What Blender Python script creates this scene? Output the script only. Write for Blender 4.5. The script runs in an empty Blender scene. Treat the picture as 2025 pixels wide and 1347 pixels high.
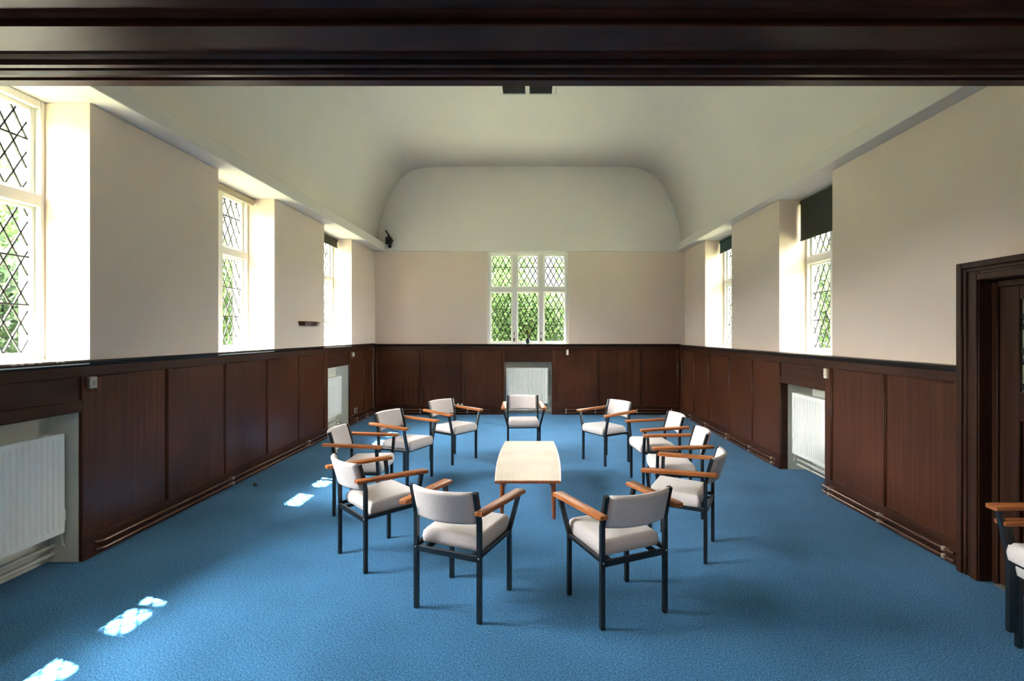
import bpy, bmesh, math, random
from mathutils import Vector, Matrix
random.seed(7)
PI = math.pi
SC = bpy.context.scene
COL = SC.collection

# ------------------------------------------------------------------ materials
def nodes(name):
    m = bpy.data.materials.new(name); m.use_nodes = True
    nt = m.node_tree; b = nt.nodes['Principled BSDF']
    return m, nt, b

def N(nt, t, **kw):
    n = nt.nodes.new(t)
    for k, v in kw.items(): setattr(n, k, v)
    return n

def plain(name, col, rough=0.5, metal=0.0, coat=0.0, spec=0.5):
    m, nt, b = nodes(name)
    b.inputs['Base Color'].default_value = (*col, 1); b.inputs['Roughness'].default_value = rough
    b.inputs['Metallic'].default_value = metal; b.inputs['Coat Weight'].default_value = coat
    b.inputs['Specular IOR Level'].default_value = spec
    no = N(nt, 'ShaderNodeTexNoise'); no.inputs['Scale'].default_value = 18
    tc = N(nt, 'ShaderNodeTexCoord'); nt.links.new(tc.outputs['Object'], no.inputs['Vector'])
    mr = N(nt, 'ShaderNodeMapRange'); mr.inputs['To Min'].default_value = max(0.02, rough-0.06); mr.inputs['To Max'].default_value = min(1, rough+0.06)
    nt.links.new(no.outputs['Fac'], mr.inputs['Value']); nt.links.new(mr.outputs['Result'], b.inputs['Roughness'])
    return m

def mottled(name, c1, c2, scale, rough, bump=0.0, detail=4, bscale=None, spec=0.5):
    m, nt, b = nodes(name)
    tc = N(nt, 'ShaderNodeTexCoord')
    no = N(nt, 'ShaderNodeTexNoise'); no.inputs['Scale'].default_value = scale; no.inputs['Detail'].default_value = detail
    nt.links.new(tc.outputs['Object'], no.inputs['Vector'])
    cr = N(nt, 'ShaderNodeValToRGB'); e = cr.color_ramp.elements
    e[0].position = 0.3; e[0].color = (*c1, 1); e[1].position = 0.7; e[1].color = (*c2, 1)
    nt.links.new(no.outputs['Fac'], cr.inputs['Fac']); nt.links.new(cr.outputs['Color'], b.inputs['Base Color'])
    b.inputs['Roughness'].default_value = rough; b.inputs['Specular IOR Level'].default_value = spec
    if bump:
        n2 = N(nt, 'ShaderNodeTexNoise'); n2.inputs['Scale'].default_value = bscale or scale*3; n2.inputs['Detail'].default_value = 3
        nt.links.new(tc.outputs['Object'], n2.inputs['Vector'])
        bp = N(nt, 'ShaderNodeBump'); bp.inputs['Strength'].default_value = bump; bp.inputs['Distance'].default_value = 0.004
        nt.links.new(n2.outputs['Fac'], bp.inputs['Height']); nt.links.new(bp.outputs['Normal'], b.inputs['Normal'])
    return m

def wood(name, c1, c2, c3, stretch, rough, coat=0.0, spec=0.5, fine=1.0):
    """streaky grain; stretch = scale per axis (small along the grain)"""
    m, nt, b = nodes(name)
    tc = N(nt, 'ShaderNodeTexCoord'); mp = N(nt, 'ShaderNodeMapping'); mp.inputs['Scale'].default_value = stretch
    oi = N(nt, 'ShaderNodeObjectInfo'); ad = N(nt, 'ShaderNodeVectorMath', operation='ADD')
    mu = N(nt, 'ShaderNodeMath', operation='MULTIPLY'); mu.inputs[1].default_value = 37.0
    nt.links.new(oi.outputs['Random'], mu.inputs[0])
    nt.links.new(tc.outputs['Object'], mp.inputs['Vector']); nt.links.new(mp.outputs['Vector'], ad.inputs[0]); nt.links.new(mu.outputs['Value'], ad.inputs[1])
    no = N(nt, 'ShaderNodeTexNoise'); no.inputs['Scale'].default_value = 1.0*fine; no.inputs['Detail'].default_value = 6; no.inputs['Roughness'].default_value = 0.65
    nt.links.new(ad.outputs['Vector'], no.inputs['Vector'])
    cr = N(nt, 'ShaderNodeValToRGB'); e = cr.color_ramp.elements
    e[0].position = 0.30; e[0].color = (*c1, 1); e[1].position = 0.72; e[1].color = (*c3, 1)
    e2 = e.new(0.5); e2.color = (*c2, 1)
    nt.links.new(no.outputs['Fac'], cr.inputs['Fac'])
    # large stains
    n2 = N(nt, 'ShaderNodeTexNoise'); n2.inputs['Scale'].default_value = 1.6; n2.inputs['Detail'].default_value = 2
    nt.links.new(tc.outputs['Object'], n2.inputs['Vector'])
    mr = N(nt, 'ShaderNodeMapRange'); mr.inputs['From Min'].default_value = 0.3; mr.inputs['From Max'].default_value = 0.7; mr.inputs['To Min'].default_value = 0.72; mr.inputs['To Max'].default_value = 1.12
    nt.links.new(n2.outputs['Fac'], mr.inputs['Value'])
    mx = N(nt, 'ShaderNodeVectorMath', operation='SCALE')
    nt.links.new(cr.outputs['Color'], mx.inputs[0]); nt.links.new(mr.outputs['Result'], mx.inputs['Scale'])
    nt.links.new(mx.outputs['Vector'], b.inputs['Base Color'])
    r2 = N(nt, 'ShaderNodeMapRange'); r2.inputs['To Min'].default_value = max(.05, rough-0.1); r2.inputs['To Max'].default_value = rough+0.12
    nt.links.new(no.outputs['Fac'], r2.inputs['Value']); nt.links.new(r2.outputs['Result'], b.inputs['Roughness'])
    b.inputs['Coat Weight'].default_value = coat; b.inputs['Coat Roughness'].default_value = 0.25
    b.inputs['Specular IOR Level'].default_value = spec
    bp = N(nt, 'ShaderNodeBump'); bp.inputs['Strength'].default_value = 0.08; bp.inputs['Distance'].default_value = 0.003
    nt.links.new(no.outputs['Fac'], bp.inputs['Height']); nt.links.new(bp.outputs['Normal'], b.inputs['Normal'])
    return m

M = {}
M['wall'] = mottled('cream_wall_paint', (.735,.605,.515), (.765,.635,.545), 1.3, 0.55, bump=0.05, bscale=40, spec=.35)
M['niche'] = mottled('niche_paint', (.70,.69,.61), (.76,.75,.67), 3.0, 0.5, bump=0.05, bscale=30)
M['ceil'] = mottled('ceiling_paint', (.685,.645,.615), (.715,.675,.645), 0.9, 0.7, bump=0.04, bscale=25, spec=.25)
M['gable'] = mottled('ceiling_paint_lifted', (.80,.76,.72), (.83,.79,.75), 0.9, 0.7, bump=0.04, bscale=25, spec=.25)  # same paint as the ceiling, lightened to make up for missing light
M['white'] = plain('white_gloss_paint', (.86,.85,.81), 0.3)
M['dado'] = wood('dark_panel_wood', (.042,.0130,.006), (.068,.0215,.0098), (.100,.035,.0155), (30,30,.7), 0.34, spec=.22)
M['dadoH'] = wood('dark_rail_wood', (.025,.009,.005), (.045,.0150,.0075), (.070,.025,.0125), (1.2,1.2,30), 0.38, spec=.22)
M['cap'] = wood('black_cap_wood', (.012,.008,.006), (.022,.014,.010), (.045,.024,.015), (1.2,1.2,30), 0.40, spec=.22)
M['beam'] = wood('beam_wood', (.022,.007,.005), (.045,.013,.008), (.080,.022,.012), (.6,24,24), 0.34, spec=.14)
M['doorw'] = wood('door_wood_dimmed', (.020,.008,.005), (.036,.014,.008), (.058,.023,.013), (24,24,.6), 0.36, spec=.2)  # wood darkened so its colour carries the light falloff in that corner
M['pipe'] = plain('brown_pipe_paint', (.13,.062,.040), 0.18, metal=0.3, spec=.7)
M['wpipe'] = plain('white_pipe_paint', (.62,.60,.53), 0.35)
M['clip'] = plain('pale_pipe_clip', (.45,.38,.30), 0.3, metal=0.4)
M['rad'] = plain('radiator_enamel', (.87,.875,.84), 0.35, spec=.35)
M['radtop'] = plain('radiator_grille', (.55,.56,.52), 0.4)
M['black'] = plain('black_steel', (.008,.012,.017), 0.32)
M['teak'] = wood('teak_arm', (.26,.075,.020), (.42,.135,.040), (.54,.205,.070), (2.5,45,45), 0.40, coat=.0, spec=.3)
M['tlegs'] = wood('teak_table_leg', (.18,.045,.015), (.28,.075,.026), (.36,.11,.04), (40,40,2), 0.3, coat=.2)
M['ttop'] = wood('table_top_wood', (.30,.23,.155), (.34,.262,.178), (.385,.30,.21), (38,1.6,38), 0.45, coat=.0, spec=.2)
M['chrome'] = plain('steel_switch', (.55,.54,.50), 0.3, metal=.8)
M['cream'] = plain('cream_plastic', (.75,.68,.52), 0.4)
M['blackplastic'] = plain('black_plastic', (.01,.01,.009), 0.45)
M['hole'] = plain('vent_dark', (.008,.009,.008), 0.8)
M['lead'] = plain('lead_came', (.012,.017,.018), 0.5, metal=.3)
M['blindG'] = mottled('dark_olive_blind', (.012,.014,.007), (.018,.020,.010), 60, 0.8)
M['blindT'] = mottled('dark_teal_blind', (.006,.030,.026), (.010,.042,.036), 60, 0.8)
M['blindB'] = mottled('beige_blind', (.42,.35,.24), (.50,.42,.30), 40, 0.75)
M['vase'] = plain('dark_glass_vase', (.015,.02,.018), 0.08, coat=.6)
M['stem'] = plain('plant_stem', (.06,.10,.02), 0.6)
M['petal'] = mottled('yellow_flower', (.42,.34,.05), (.55,.5,.22), 30, 0.7)
M['soil'] = mottled('dry_lawn', (.12,.13,.075), (.17,.18,.11), 3, 0.9)
M['bark'] = mottled('bark', (.035,.025,.018), (.07,.055,.04), 9, 0.9, bump=.6)
M['litpane'] = mottled('light_painted_glass', (.16,.17,.11), (.34,.35,.24), 9, 0.2)  # opaque door pane, greenish light from outside put into its colour

def carpet():
    m, nt, b = nodes('blue_carpet')
    tc = N(nt, 'ShaderNodeTexCoord')
    n1 = N(nt, 'ShaderNodeTexNoise'); n1.inputs['Scale'].default_value = 120; n1.inputs['Detail'].default_value = 4; n1.inputs['Roughness'].default_value = .85
    n2 = N(nt, 'ShaderNodeTexNoise'); n2.inputs['Scale'].default_value = 2.2; n2.inputs['Detail'].default_value = 4
    for n in (n1, n2): nt.links.new(tc.outputs['Object'], n.inputs['Vector'])
    cr = N(nt, 'ShaderNodeValToRGB'); e = cr.color_ramp.elements
    e[0].position = 0.36; e[0].color = (.008,.042,.110, 1); e[1].position = 0.65; e[1].color = (.125,.36,.62, 1)
    md = e.new(.5); md.color = (.034,.150,.325, 1)
    nt.links.new(n1.outputs['Fac'], cr.inputs['Fac'])
    mr = N(nt, 'ShaderNodeMapRange'); mr.inputs['From Min'].default_value = .3; mr.inputs['From Max'].default_value = .7; mr.inputs['To Min'].default_value = .90; mr.inputs['To Max'].default_value = 1.08
    nt.links.new(n2.outputs['Fac'], mr.inputs['Value'])
    mx = N(nt, 'ShaderNodeVectorMath', operation='SCALE'); nt.links.new(cr.outputs['Color'], mx.inputs[0]); nt.links.new(mr.outputs['Result'], mx.inputs['Scale'])
    nt.links.new(mx.outputs['Vector'], b.inputs['Base Color'])
    b.inputs['Roughness'].default_value = .95; b.inputs['Specular IOR Level'].default_value = .1
    b.inputs['Sheen Weight'].default_value = .08
    bp = N(nt, 'ShaderNodeBump'); bp.inputs['Strength'].default_value = .25; bp.inputs['Distance'].default_value = .003
    nt.links.new(n1.outputs['Fac'], bp.inputs['Height']); nt.links.new(bp.outputs['Normal'], b.inputs['Normal'])
    return m
M['carpet'] = carpet()

def fabric():
    m, nt, b = nodes('pale_grey_fabric')
    tc = N(nt, 'ShaderNodeTexCoord')
    n1 = N(nt, 'ShaderNodeTexNoise'); n1.inputs['Scale'].default_value = 260; n1.inputs['Detail'].default_value = 2
    nt.links.new(tc.outputs['Object'], n1.inputs['Vector'])
    cr = N(nt, 'ShaderNodeValToRGB'); e = cr.color_ramp.elements
    e[0].position = .3; e[0].color = (.58,.525,.525, 1); e[1].position = .7; e[1].color = (.76,.69,.69, 1)
    nt.links.new(n1.outputs['Fac'], cr.inputs['Fac']); nt.links.new(cr.outputs['Color'], b.inputs['Base Color'])
    b.inputs['Roughness'].default_value = .9; b.inputs['Specular IOR Level'].default_value = .15; b.inputs['Sheen Weight'].default_value = .15
    bp = N(nt, 'ShaderNodeBump'); bp.inputs['Strength'].default_value = .3; bp.inputs['Distance'].default_value = .002
    nt.links.new(n1.outputs['Fac'], bp.inputs['Height']); nt.links.new(bp.outputs['Normal'], b.inputs['Normal'])
    return m
M['fabric'] = fabric()

def glass():
    m = bpy.data.materials.new('window_glass'); m.use_nodes = True; nt = m.node_tree; nt.nodes.clear()
    o = N(nt, 'ShaderNodeOutputMaterial'); mix = N(nt, 'ShaderNodeMixShader'); t = N(nt, 'ShaderNodeBsdfTransparent'); g = N(nt, 'ShaderNodeBsdfGlossy')
    t.inputs['Color'].default_value = (.95,.98,.95,1); g.inputs['Roughness'].default_value = .03
    lw = N(nt, 'ShaderNodeLayerWeight'); lw.inputs['Blend'].default_value = .12
    mr = N(nt, 'ShaderNodeMath', operation='MULTIPLY'); mr.inputs[1].default_value = .5
    nt.links.new(lw.outputs['Fresnel'], mr.inputs[0]); nt.links.new(mr.outputs['Value'], mix.inputs['Fac'])
    nt.links.new(t.outputs['BSDF'], mix.inputs[1]); nt.links.new(g.outputs['BSDF'], mix.inputs[2]); nt.links.new(mix.outputs['Shader'], o.inputs['Surface'])
    return m
M['glass'] = glass()

def leafmat(name, c1, c2, c3, trans=.35):
    m, nt, b = nodes(name)
    g = N(nt, 'ShaderNodeNewGeometry'); cr = N(nt, 'ShaderNodeValToRGB'); e = cr.color_ramp.elements
    e[0].position = 0; e[0].color = (*c1, 1); e[1].position = 1; e[1].color = (*c3, 1); q = e.new(.55); q.color = (*c2, 1)
    nt.links.new(g.outputs['Random Per Island'], cr.inputs['Fac']); nt.links.new(cr.outputs['Color'], b.inputs['Base Color'])
    b.inputs['Roughness'].default_value = .7; b.inputs['Specular IOR Level'].default_value = .15
    tr = N(nt, 'ShaderNodeBsdfTranslucent'); mx = N(nt, 'ShaderNodeMixShader'); mx.inputs['Fac'].default_value = trans
    out = nt.nodes['Material Output']
    nt.links.new(cr.outputs['Color'], tr.inputs['Color']); nt.links.new(b.outputs['BSDF'], mx.inputs[1]); nt.links.new(tr.outputs['BSDF'], mx.inputs[2]); nt.links.new(mx.outputs['Shader'], out.inputs['Surface'])
    return m
M['leaf'] = leafmat('leaf_fresh', (.022,.044,.013), (.038,.070,.021), (.070,.110,.036), .5)
M['leafD'] = leafmat('leaf_dark', (.015,.028,.014), (.026,.045,.022), (.050,.075,.038), .5)
M['leafY'] = leafmat('leaf_houseplant', (.015,.022,.006), (.045,.055,.012), (.16,.15,.035))

# ------------------------------------------------------------------ mesh helpers
def tag(o, label=None, cat=None, group=None, kind=None):
    if label: o['label'] = label
    if cat: o['category'] = cat
    if group: o['group'] = group
    if kind: o['kind'] = kind
    return o

def empty(name, loc=(0,0,0), rz=0):
    o = bpy.data.objects.new(name, None); COL.objects.link(o); o.location = loc; o.rotation_euler = (0,0,rz)
    o.empty_display_size = .1
    return o

def link(name, bm, mats, parent=None, smooth=False):
    me = bpy.data.meshes.new(name)
    bmesh.ops.recalc_face_normals(bm, faces=bm.faces)
    bm.to_mesh(me); bm.free()
    if not isinstance(mats, (list, tuple)): mats = [mats]
    for m in mats: me.materials.append(m)
    if smooth is True:
        for p in me.polygons: p.use_smooth = True
    elif smooth:                       # angle in degrees
        for p in me.polygons: p.use_smooth = True
        try: me.set_sharp_from_angle(angle=math.radians(smooth))
        except Exception: pass
    o = bpy.data.objects.new(name, me); COL.objects.link(o)
    if parent is not None: o.parent = parent
    return o

def bbox(bm, lo, hi, bev=0.0, seg=1, T=None):
    """axis-aligned box, optionally bevelled, optionally mapped by T(vec)->vec"""
    lo = [min(a, b) for a, b in zip(lo, hi)] if False else lo
    x0, y0, z0 = (min(lo[i], hi[i]) for i in range(3)); x1, y1, z1 = (max(lo[i], hi[i]) for i in range(3))
    vs = [bm.verts.new((x, y, z)) for x in (x0, x1) for y in (y0, y1) for z in (z0, z1)]
    q = [(0,1,3,2), (4,6,7,5), (0,4,5,1), (2,3,7,6), (0,2,6,4), (1,5,7,3)]
    fs = [bm.faces.new([vs[i] for i in f]) for f in q]
    geo = vs
    if bev > 0:
        es = list({e for f in fs for e in f.edges})
        r = bmesh.ops.bevel(bm, geom=es, offset=bev, segments=seg, affect='EDGES', profile=.5)
        geo = list({v for f in r['faces'] for v in f.verts} | {v for v in vs if v.is_valid})
    if T:
        for v in geo: v.co = T(v.co)
    return geo

def box(name, lo, hi, mat, parent=None, bev=0.0, seg=1, T=None):
    bm = bmesh.new(); bbox(bm, lo, hi, bev, seg, T)
    return link(name, bm, mat, parent, smooth=(40 if bev else False))

def tube(bm, pts, r, n=10, closed_caps=True, square=False, up=Vector((0,0,1))):
    """sweep a circle (or square) of radius r (number or list) along pts"""
    pts = [Vector(p) for p in pts]; rings = []
    k = 4 if square else n
    for i, p in enumerate(pts):
        if i == 0: d = pts[1]-p
        elif i == len(pts)-1: d = p-pts[i-1]
        else: d = (pts[i+1]-p).normalized() + (p-pts[i-1]).normalized()
        d.normalize()
        a = up if abs(d.dot(up)) < .95 else Vector((1,0,0))
        s = d.cross(a).normalized(); t = s.cross(d).normalized()
        rr = r[i] if isinstance(r, (list, tuple)) else r
        off = PI/4 if square else 0
        m = rr*math.sqrt(2) if square else rr
        sc = 1.0
        if 0 < i < len(pts)-1:
            c = (pts[i+1]-p).normalized().dot((p-pts[i-1]).normalized()); sc = 1/max(.5, math.sqrt((1+c)/2)) if square else 1
        rings.append([bm.verts.new(p + (s*math.cos(off+2*PI*j/k) + t*math.sin(off+2*PI*j/k))*m*(sc if False else 1)) for j in range(k)])
    for a, b in zip(rings, rings[1:]):
        for j in range(k): bm.faces.new((a[j], a[(j+1)%k], b[(j+1)%k], b[j]))
    if closed_caps:
        bm.faces.new(rings[0][::-1]); bm.faces.new(rings[-1])

def lathe(bm, prof, n=20, c=(0,0,0)):
    rings = []
    for r, z in prof:
        rings.append([bm.verts.new((c[0]+r*math.cos(2*PI*j/n), c[1]+r*math.sin(2*PI*j/n), c[2]+z)) for j in range(n)])
    for a, b in zip(rings, rings[1:]):
        for j in range(n): bm.faces.new((a[j], a[(j+1)%n], b[(j+1)%n], b[j]))
    bm.faces.new(rings[0][::-1]); bm.faces.new(rings[-1])

def prism(bm, poly, lo, hi, f):
    """poly = 2-D points, extruded lo..hi; f(a,b,t)->xyz"""
    A = [bm.verts.new(f(a, b, lo)) for a, b in poly]; B = [bm.verts.new(f(a, b, hi)) for a, b in poly]
    n = len(poly)
    for i in range(n): bm.faces.new((A[i], A[(i+1)%n], B[(i+1)%n], B[i]))
    bm.faces.new(A[::-1]); bm.faces.new(B)

# ------------------------------------------------------------------ dimensions (metres; floor z=0, long axis +Y)
XL, XR, YB = -3.24, 3.095, 10.09           # upper wall faces
DL, DR, DB = -3.26, 2.995, 10.05           # faces of the wood panelling
CL, CB, CR = 1.457, 1.440, 1.422           # top of the panelling
ZS = 3.335                                  # soffit
FL, FR, FB = -3.565, 3.43, 10.14           # faces of the window frames
Y0 = 1.60                                   # face of the cross wall over the beam

# ------------------------------------------------------------------ walls with openings
def shell_wall(name, amin, amax, layers, cuts, f, mats, matsel):
    """solid made of depth layers [(n0,n1)], cut by (a0,a1,z0,z1,set(layer indexes)); f(a,n,z)->xyz"""
    As = sorted({amin, amax, *[c[0] for c in cuts], *[c[1] for c in cuts]}); As = [a for a in As if amin <= a <= amax]
    Zs = sorted({-.3, ZS, *[c[2] for c in cuts], *[c[3] for c in cuts]}); Zs = [z for z in Zs if -.3 <= z <= ZS]
    na, nz, nl = len(As)-1, len(Zs)-1, len(layers)
    def solid(i, j, k):
        if not (0 <= i < na and 0 <= j < nz and 0 <= k < nl): return False
        a, z = (As[i]+As[i+1])/2, (Zs[j]+Zs[j+1])/2
        return not any(c[0] < a < c[1] and c[2] < z < c[3] and k in c[4] for c in cuts)
    bm = bmesh.new(); cache = {}
    def V(i, k, j):
        if (i, k, j) not in cache:
            n = layers[k][0] if k < nl else layers[-1][1]
            cache[(i, k, j)] = bm.verts.new(f(As[i], n, Zs[j]))
        return cache[(i, k, j)]
    for i in range(na):
        for j in range(nz):
            for k in range(nl):
                if not solid(i, j, k): continue
                for d, q in (((-1,0,0), [(0,0,0),(0,1,0),(0,1,1),(0,0,1)]), ((1,0,0), [(1,0,0),(1,0,1),(1,1,1),(1,1,0)]),
                             ((0,-1,0), [(0,0,0),(1,0,0),(1,1,0),(0,1,0)]), ((0,1,0), [(0,0,1),(0,1,1),(1,1,1),(1,0,1)]),
                             ((0,0,-1), [(0,0,0),(0,0,1),(1,0,1),(1,0,0)]), ((0,0,1), [(0,1,0),(1,1,0),(1,1,1),(0,1,1)])):
                    if solid(i+d[0], j+d[1], k+d[2]): continue
                    fc = bm.faces.new([V(i+a, k+b, j+c) for a, b, c in q])
                    fc.material_index = matsel((As[i]+As[i+1])/2, (Zs[j]+Zs[j+1])/2, k)
    return link(name, bm, mats)

WL = [(2.45, 3.60), (5.07, 6.165), (7.63, 8.78)]
WR = [(5.106, 6.209), (7.70, 8.886)]
WB = (-.955, .725)
NL = [(2.40, 3.563, 1.085), (7.82, 8.75, 1.10)]
NR = [(5.07, 6.00, 1.058)]
NB = [(-.588, .371, 1.073)]
low = lambda a, z, k: 1 if z < 1.3 else 0
cuts = [(a, b, CL-.02, ZS, {0,1,2}) for a, b in WL] + [(a, b, -.2, z, {0,1}) for a, b, z in NL] + [(-9, 99, -.3, CL-.02, {0})]
cuts = [(max(a, -2.6), min(b, 10.5), c, d, e) for a, b, c, d, e in cuts]
tag(shell_wall('wall_left', -2.6, 10.5, [(0,.05), (.05,.27), (.27,.52)], cuts, lambda a, n, z: (XL-n, a, z), [M['wall'], M['niche']], low), 'cream plaster wall above dark panelling with three tall leaded windows', kind='structure')
cuts = [(a, b, CR-.02, ZS, {0,1}) for a, b in WR] + [(a, b, -.2, z, {0}) for a, b, z in NR]
tag(shell_wall('wall_right', -2.6, 10.5, [(0,.30), (.30,.50)], cuts, lambda a, n, z: (XR+n, a, z), [M['wall'], M['niche']], low), 'cream plaster wall above dark panelling beside the panelled door', kind='structure')
cuts = [(WB[0], WB[1], CB-.02, ZS, {0,1})] + [(a, b, -.2, z, {0}) for a, b, z in NB]
tag(shell_wall('wall_back', XL, XR, [(0,.22), (.22,.42)], cuts, lambda a, n, z: (a, YB+n, z), [M['wall'], M['niche']], low), 'cream end wall with the three-light leaded window', kind='structure')

floor = box('floor', (-3.75, -2.6, -.3), (3.6, 10.5, 0), M['carpet']); tag(floor, 'mottled blue fitted carpet', kind='structure')

# ceiling: coved section
cx = -.085
prof = [(3.095,3.44), (3.09,3.65), (3.04,3.95), (2.93,4.28), (2.79,4.57), (2.63,4.81), (2.50,4.93), (2.36,5.0), (2.18,5.04), (1.9,5.06), (1.2,5.07), (0,5.07)]
prof = [(cx-a, z) for a, z in prof] + [(cx+a, z) for a, z in prof[-2::-1]]
bm = bmesh.new()
A = [bm.verts.new((x, Y0-.1, z)) for x, z in prof]; B = [bm.verts.new((x, YB+.05, z)) for x, z in prof]
for i in range(len(prof)-1): bm.faces.new((A[i], B[i], B[i+1], A[i+1]))
o = link('ceiling', bm, M['ceil'], smooth=True); tag(o, 'coved plaster ceiling with curved sides and flat middle', kind='structure')
sm = o.modifiers.new('sub', 'SUBSURF'); sm.levels = 2; sm.render_levels = 2; sm.subdivision_type = 'SIMPLE'
so = o.modifiers.new('solid', 'SOLIDIFY'); so.thickness = .12; so.offset = 0 if False else 1
# upper gable of the end wall (flush panel above the soffit line)
bm = bmesh.new()
P = [(XL-.3, ZS+.003), (XL-.3, 5.3), (XR+.3, 5.3), (XR+.3, ZS+.003)]
prism(bm, P, YB-.012, YB+.4, lambda a, b, t: (a, t, b))
tag(link('wall_gable', bm, M['gable']), 'pale gable of the end wall under the curved ceiling', kind='structure')
# cornice boxes over the side walls
for nm, x0, x1 in (('trim_1', XL-.52, -3.02), ('trim_2', 2.93, XR+.5)):
    bm = bmesh.new(); bbox(bm, (x0, Y0-.1, ZS+.002), (x1, YB-.012, 3.49), .006)
    tag(link(nm, bm, M['ceil']), 'boxed plaster cornice running along the wall head', kind='structure')

# cross wall, beam and the lobby the view is taken from
tag(box('wall_front', (XL-.4, Y0, 2.98), (XR+.4, 2.165, 5.3), M['ceil']), 'cross wall over the dark beam', kind='structure')
bp = [(1.50,3.05), (1.50,2.99), (1.60,2.97), (1.645,2.96), (1.675,2.90), (1.70,2.835), (1.705,2.81), (1.752,2.805), (1.758,2.795), (1.77,2.785), (1.782,2.795), (1.79,2.81), (1.80,2.80), (1.805,2.775), (1.955,2.772),
      (1.965,2.765), (1.985,2.755), (2.0,2.765), (2.005,2.795), (2.012,2.795), (2.018,2.77), (2.03,2.757), (2.05,2.755), (2.065,2.775), (2.072,2.775), (2.08,2.76), (2.10,2.752), (2.125,2.755), (2.135,2.768), (2.14,2.75), (2.19,2.75), (2.19,2.95), (2.17,3.05)]
bm = bmesh.new(); prism(bm, bp, XL-.35, XR+.35, lambda a, b, t: (t, a, b))
tag(link('trim_3', bm, M['beam']), 'dark stained moulded timber beam across the opening', kind='structure')
tag(box('wall_rear', (XL-.4, -2.7, -.3), (XR+.4, -2.5, 3.4), M['wall']), 'cream wall of the lobby behind the beam', kind='structure')
tag(box('ceiling', (XL-.4, -2.7, 3.10), (XR+.4, 1.58, 3.25), M['ceil']), 'flat lobby ceiling before the beam', kind='structure')

# ------------------------------------------------------------------ windows
def window(name, label, u0, u1, z0, z1, f, nl, trans, jamb, mull, blindtop=None):
    """f(u,n,z): n = outward from the frame face.  nl lights across, transom at height trans."""
    root = empty(name, f((u0+u1)/2, 0, z0)); root['kind'] = 'structure'; root['label'] = label
    inv = Matrix.Translation(-Vector(root.location))
    T = lambda v: inv @ Vector(f(v[0], v[1], v[2]))
    dep = .10
    bm = bmesh.new()
    for lo, hi in (((u0,0,z0),(u0+jamb,dep,z1)), ((u1-jamb,0,z0),(u1,dep,z1)), ((u0+jamb,0,z1-.055),(u1-jamb,dep,z1)), ((u0+jamb,0,z0),(u1-jamb,dep,z0+.045))):
        bbox(bm, lo, hi, .005, 1, T)
    link('window_frame', bm, M['white'], root, 40)
    w = (u1-u0-2*jamb-(nl-1)*mull)/nl
    tz0, tz1 = trans-.045, trans+.045
    bm = bmesh.new(); bbox(bm, (u0+jamb,-.006,tz0), (u1-jamb,dep,tz1), .006, 1, T); link('transom', bm, M['white'], root, 40)
    for i in range(nl-1):
        a = u0+jamb+(i+1)*w+i*mull
        bm = bmesh.new(); bbox(bm, (a,-.003,z0+.045), (a+mull,dep,z1-.055), .008, 1, T); link('mullion', bm, M['white'], root, 40)
        if nl == 3:
            bm = bmesh.new(); bbox(bm, (a+.03,-.02,z0+.07), (a+.055,-.003,z0+.13), .003, 1, T); bbox(bm, (a+.035,-.03,z0+.2), (a+.05,-.003,z0+.25), .003, 1, T); link('casement_catch', bm, M['cap'], root)
    # stool board from the wall face to the frame
    for i in range(nl):
        a0 = u0+jamb+i*(w+mull); a1 = a0+w
        for (b0, b1, nb) in ((z0+.045, tz0, 2), (tz1, z1-.055, 1)):
            cf = .022 if b1 < trans else .03
            bm = bmesh.new()
            for lo, hi in (((a0,.045,b0),(a0+cf,.09,b1)), ((a1-cf,.045,b0),(a1,.09,b1)), ((a0+cf,.045,b0),(a1-cf,.09,b0+cf)), ((a0+cf,.045,b1-cf),(a1-cf,.09,b1))):
                bbox(bm, lo, hi, .003, 1, T)
            link('casement', bm, M['white'], root, 40)
            p0, p1, q0, q1 = a0+cf, a1-cf, b0+cf, b1-cf
            bm = bmesh.new(); vs = [bm.verts.new(T(v)) for v in ((p0,.078,q0),(p1,.078,q0),(p1,.078,q1),(p0,.078,q1))]; bm.faces.new(vs)
            link('glass_pane', bm, M['glass'], root)
            # diamond lead cames clipped to the light
            bm = bmesh.new(); A_, B_ = .1165, .214; W_, H_ = p1-p0, q1-q0; sl = B_/A_
            hw = .0055 if nl == 2 else .0075
            for sgn in (1, -1):
                k = -40
                while k < 80:
                    c = k*B_ + (B_*.5)
                    k += 1
                    # z = sgn*sl*u + c  over u in 0..W
                    lo_, hi_ = 0.0, W_
                    if sgn > 0: lo_ = max(lo_, (0-c)/sl); hi_ = min(hi_, (H_-c)/sl)
                    else: lo_ = max(lo_, (c-H_)/sl); hi_ = min(hi_, c/sl)
                    if hi_-lo_ < .012: continue
                    d = Vector((1, sgn*sl)).normalized(); pn = Vector((-d.y, d.x))*hw
                    e0 = Vector((p0+lo_, q0+sgn*sl*lo_+c)); e1 = Vector((p0+hi_, q0+sgn*sl*hi_+c))
                    prism(bm, [tuple(e0-pn), tuple(e1-pn), tuple(e1+pn), tuple(e0+pn)], .073, .083, lambda a, b, t: T((a, t, b)))
            link('lead_lattice', bm, M['lead'], root)
            for j in range(nb):
                zz = q0 + (q1-q0)*((j+1)/(nb+1)) if nb == 2 else q0+(q1-q0)*.64
                bm = bmesh.new(); bbox(bm, (p0-.015,.064,zz-.006), (p1+.015,.073,zz+.006), 0, 1, T); link('saddle_bar', bm, M['lead'], root)
    return root

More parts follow.
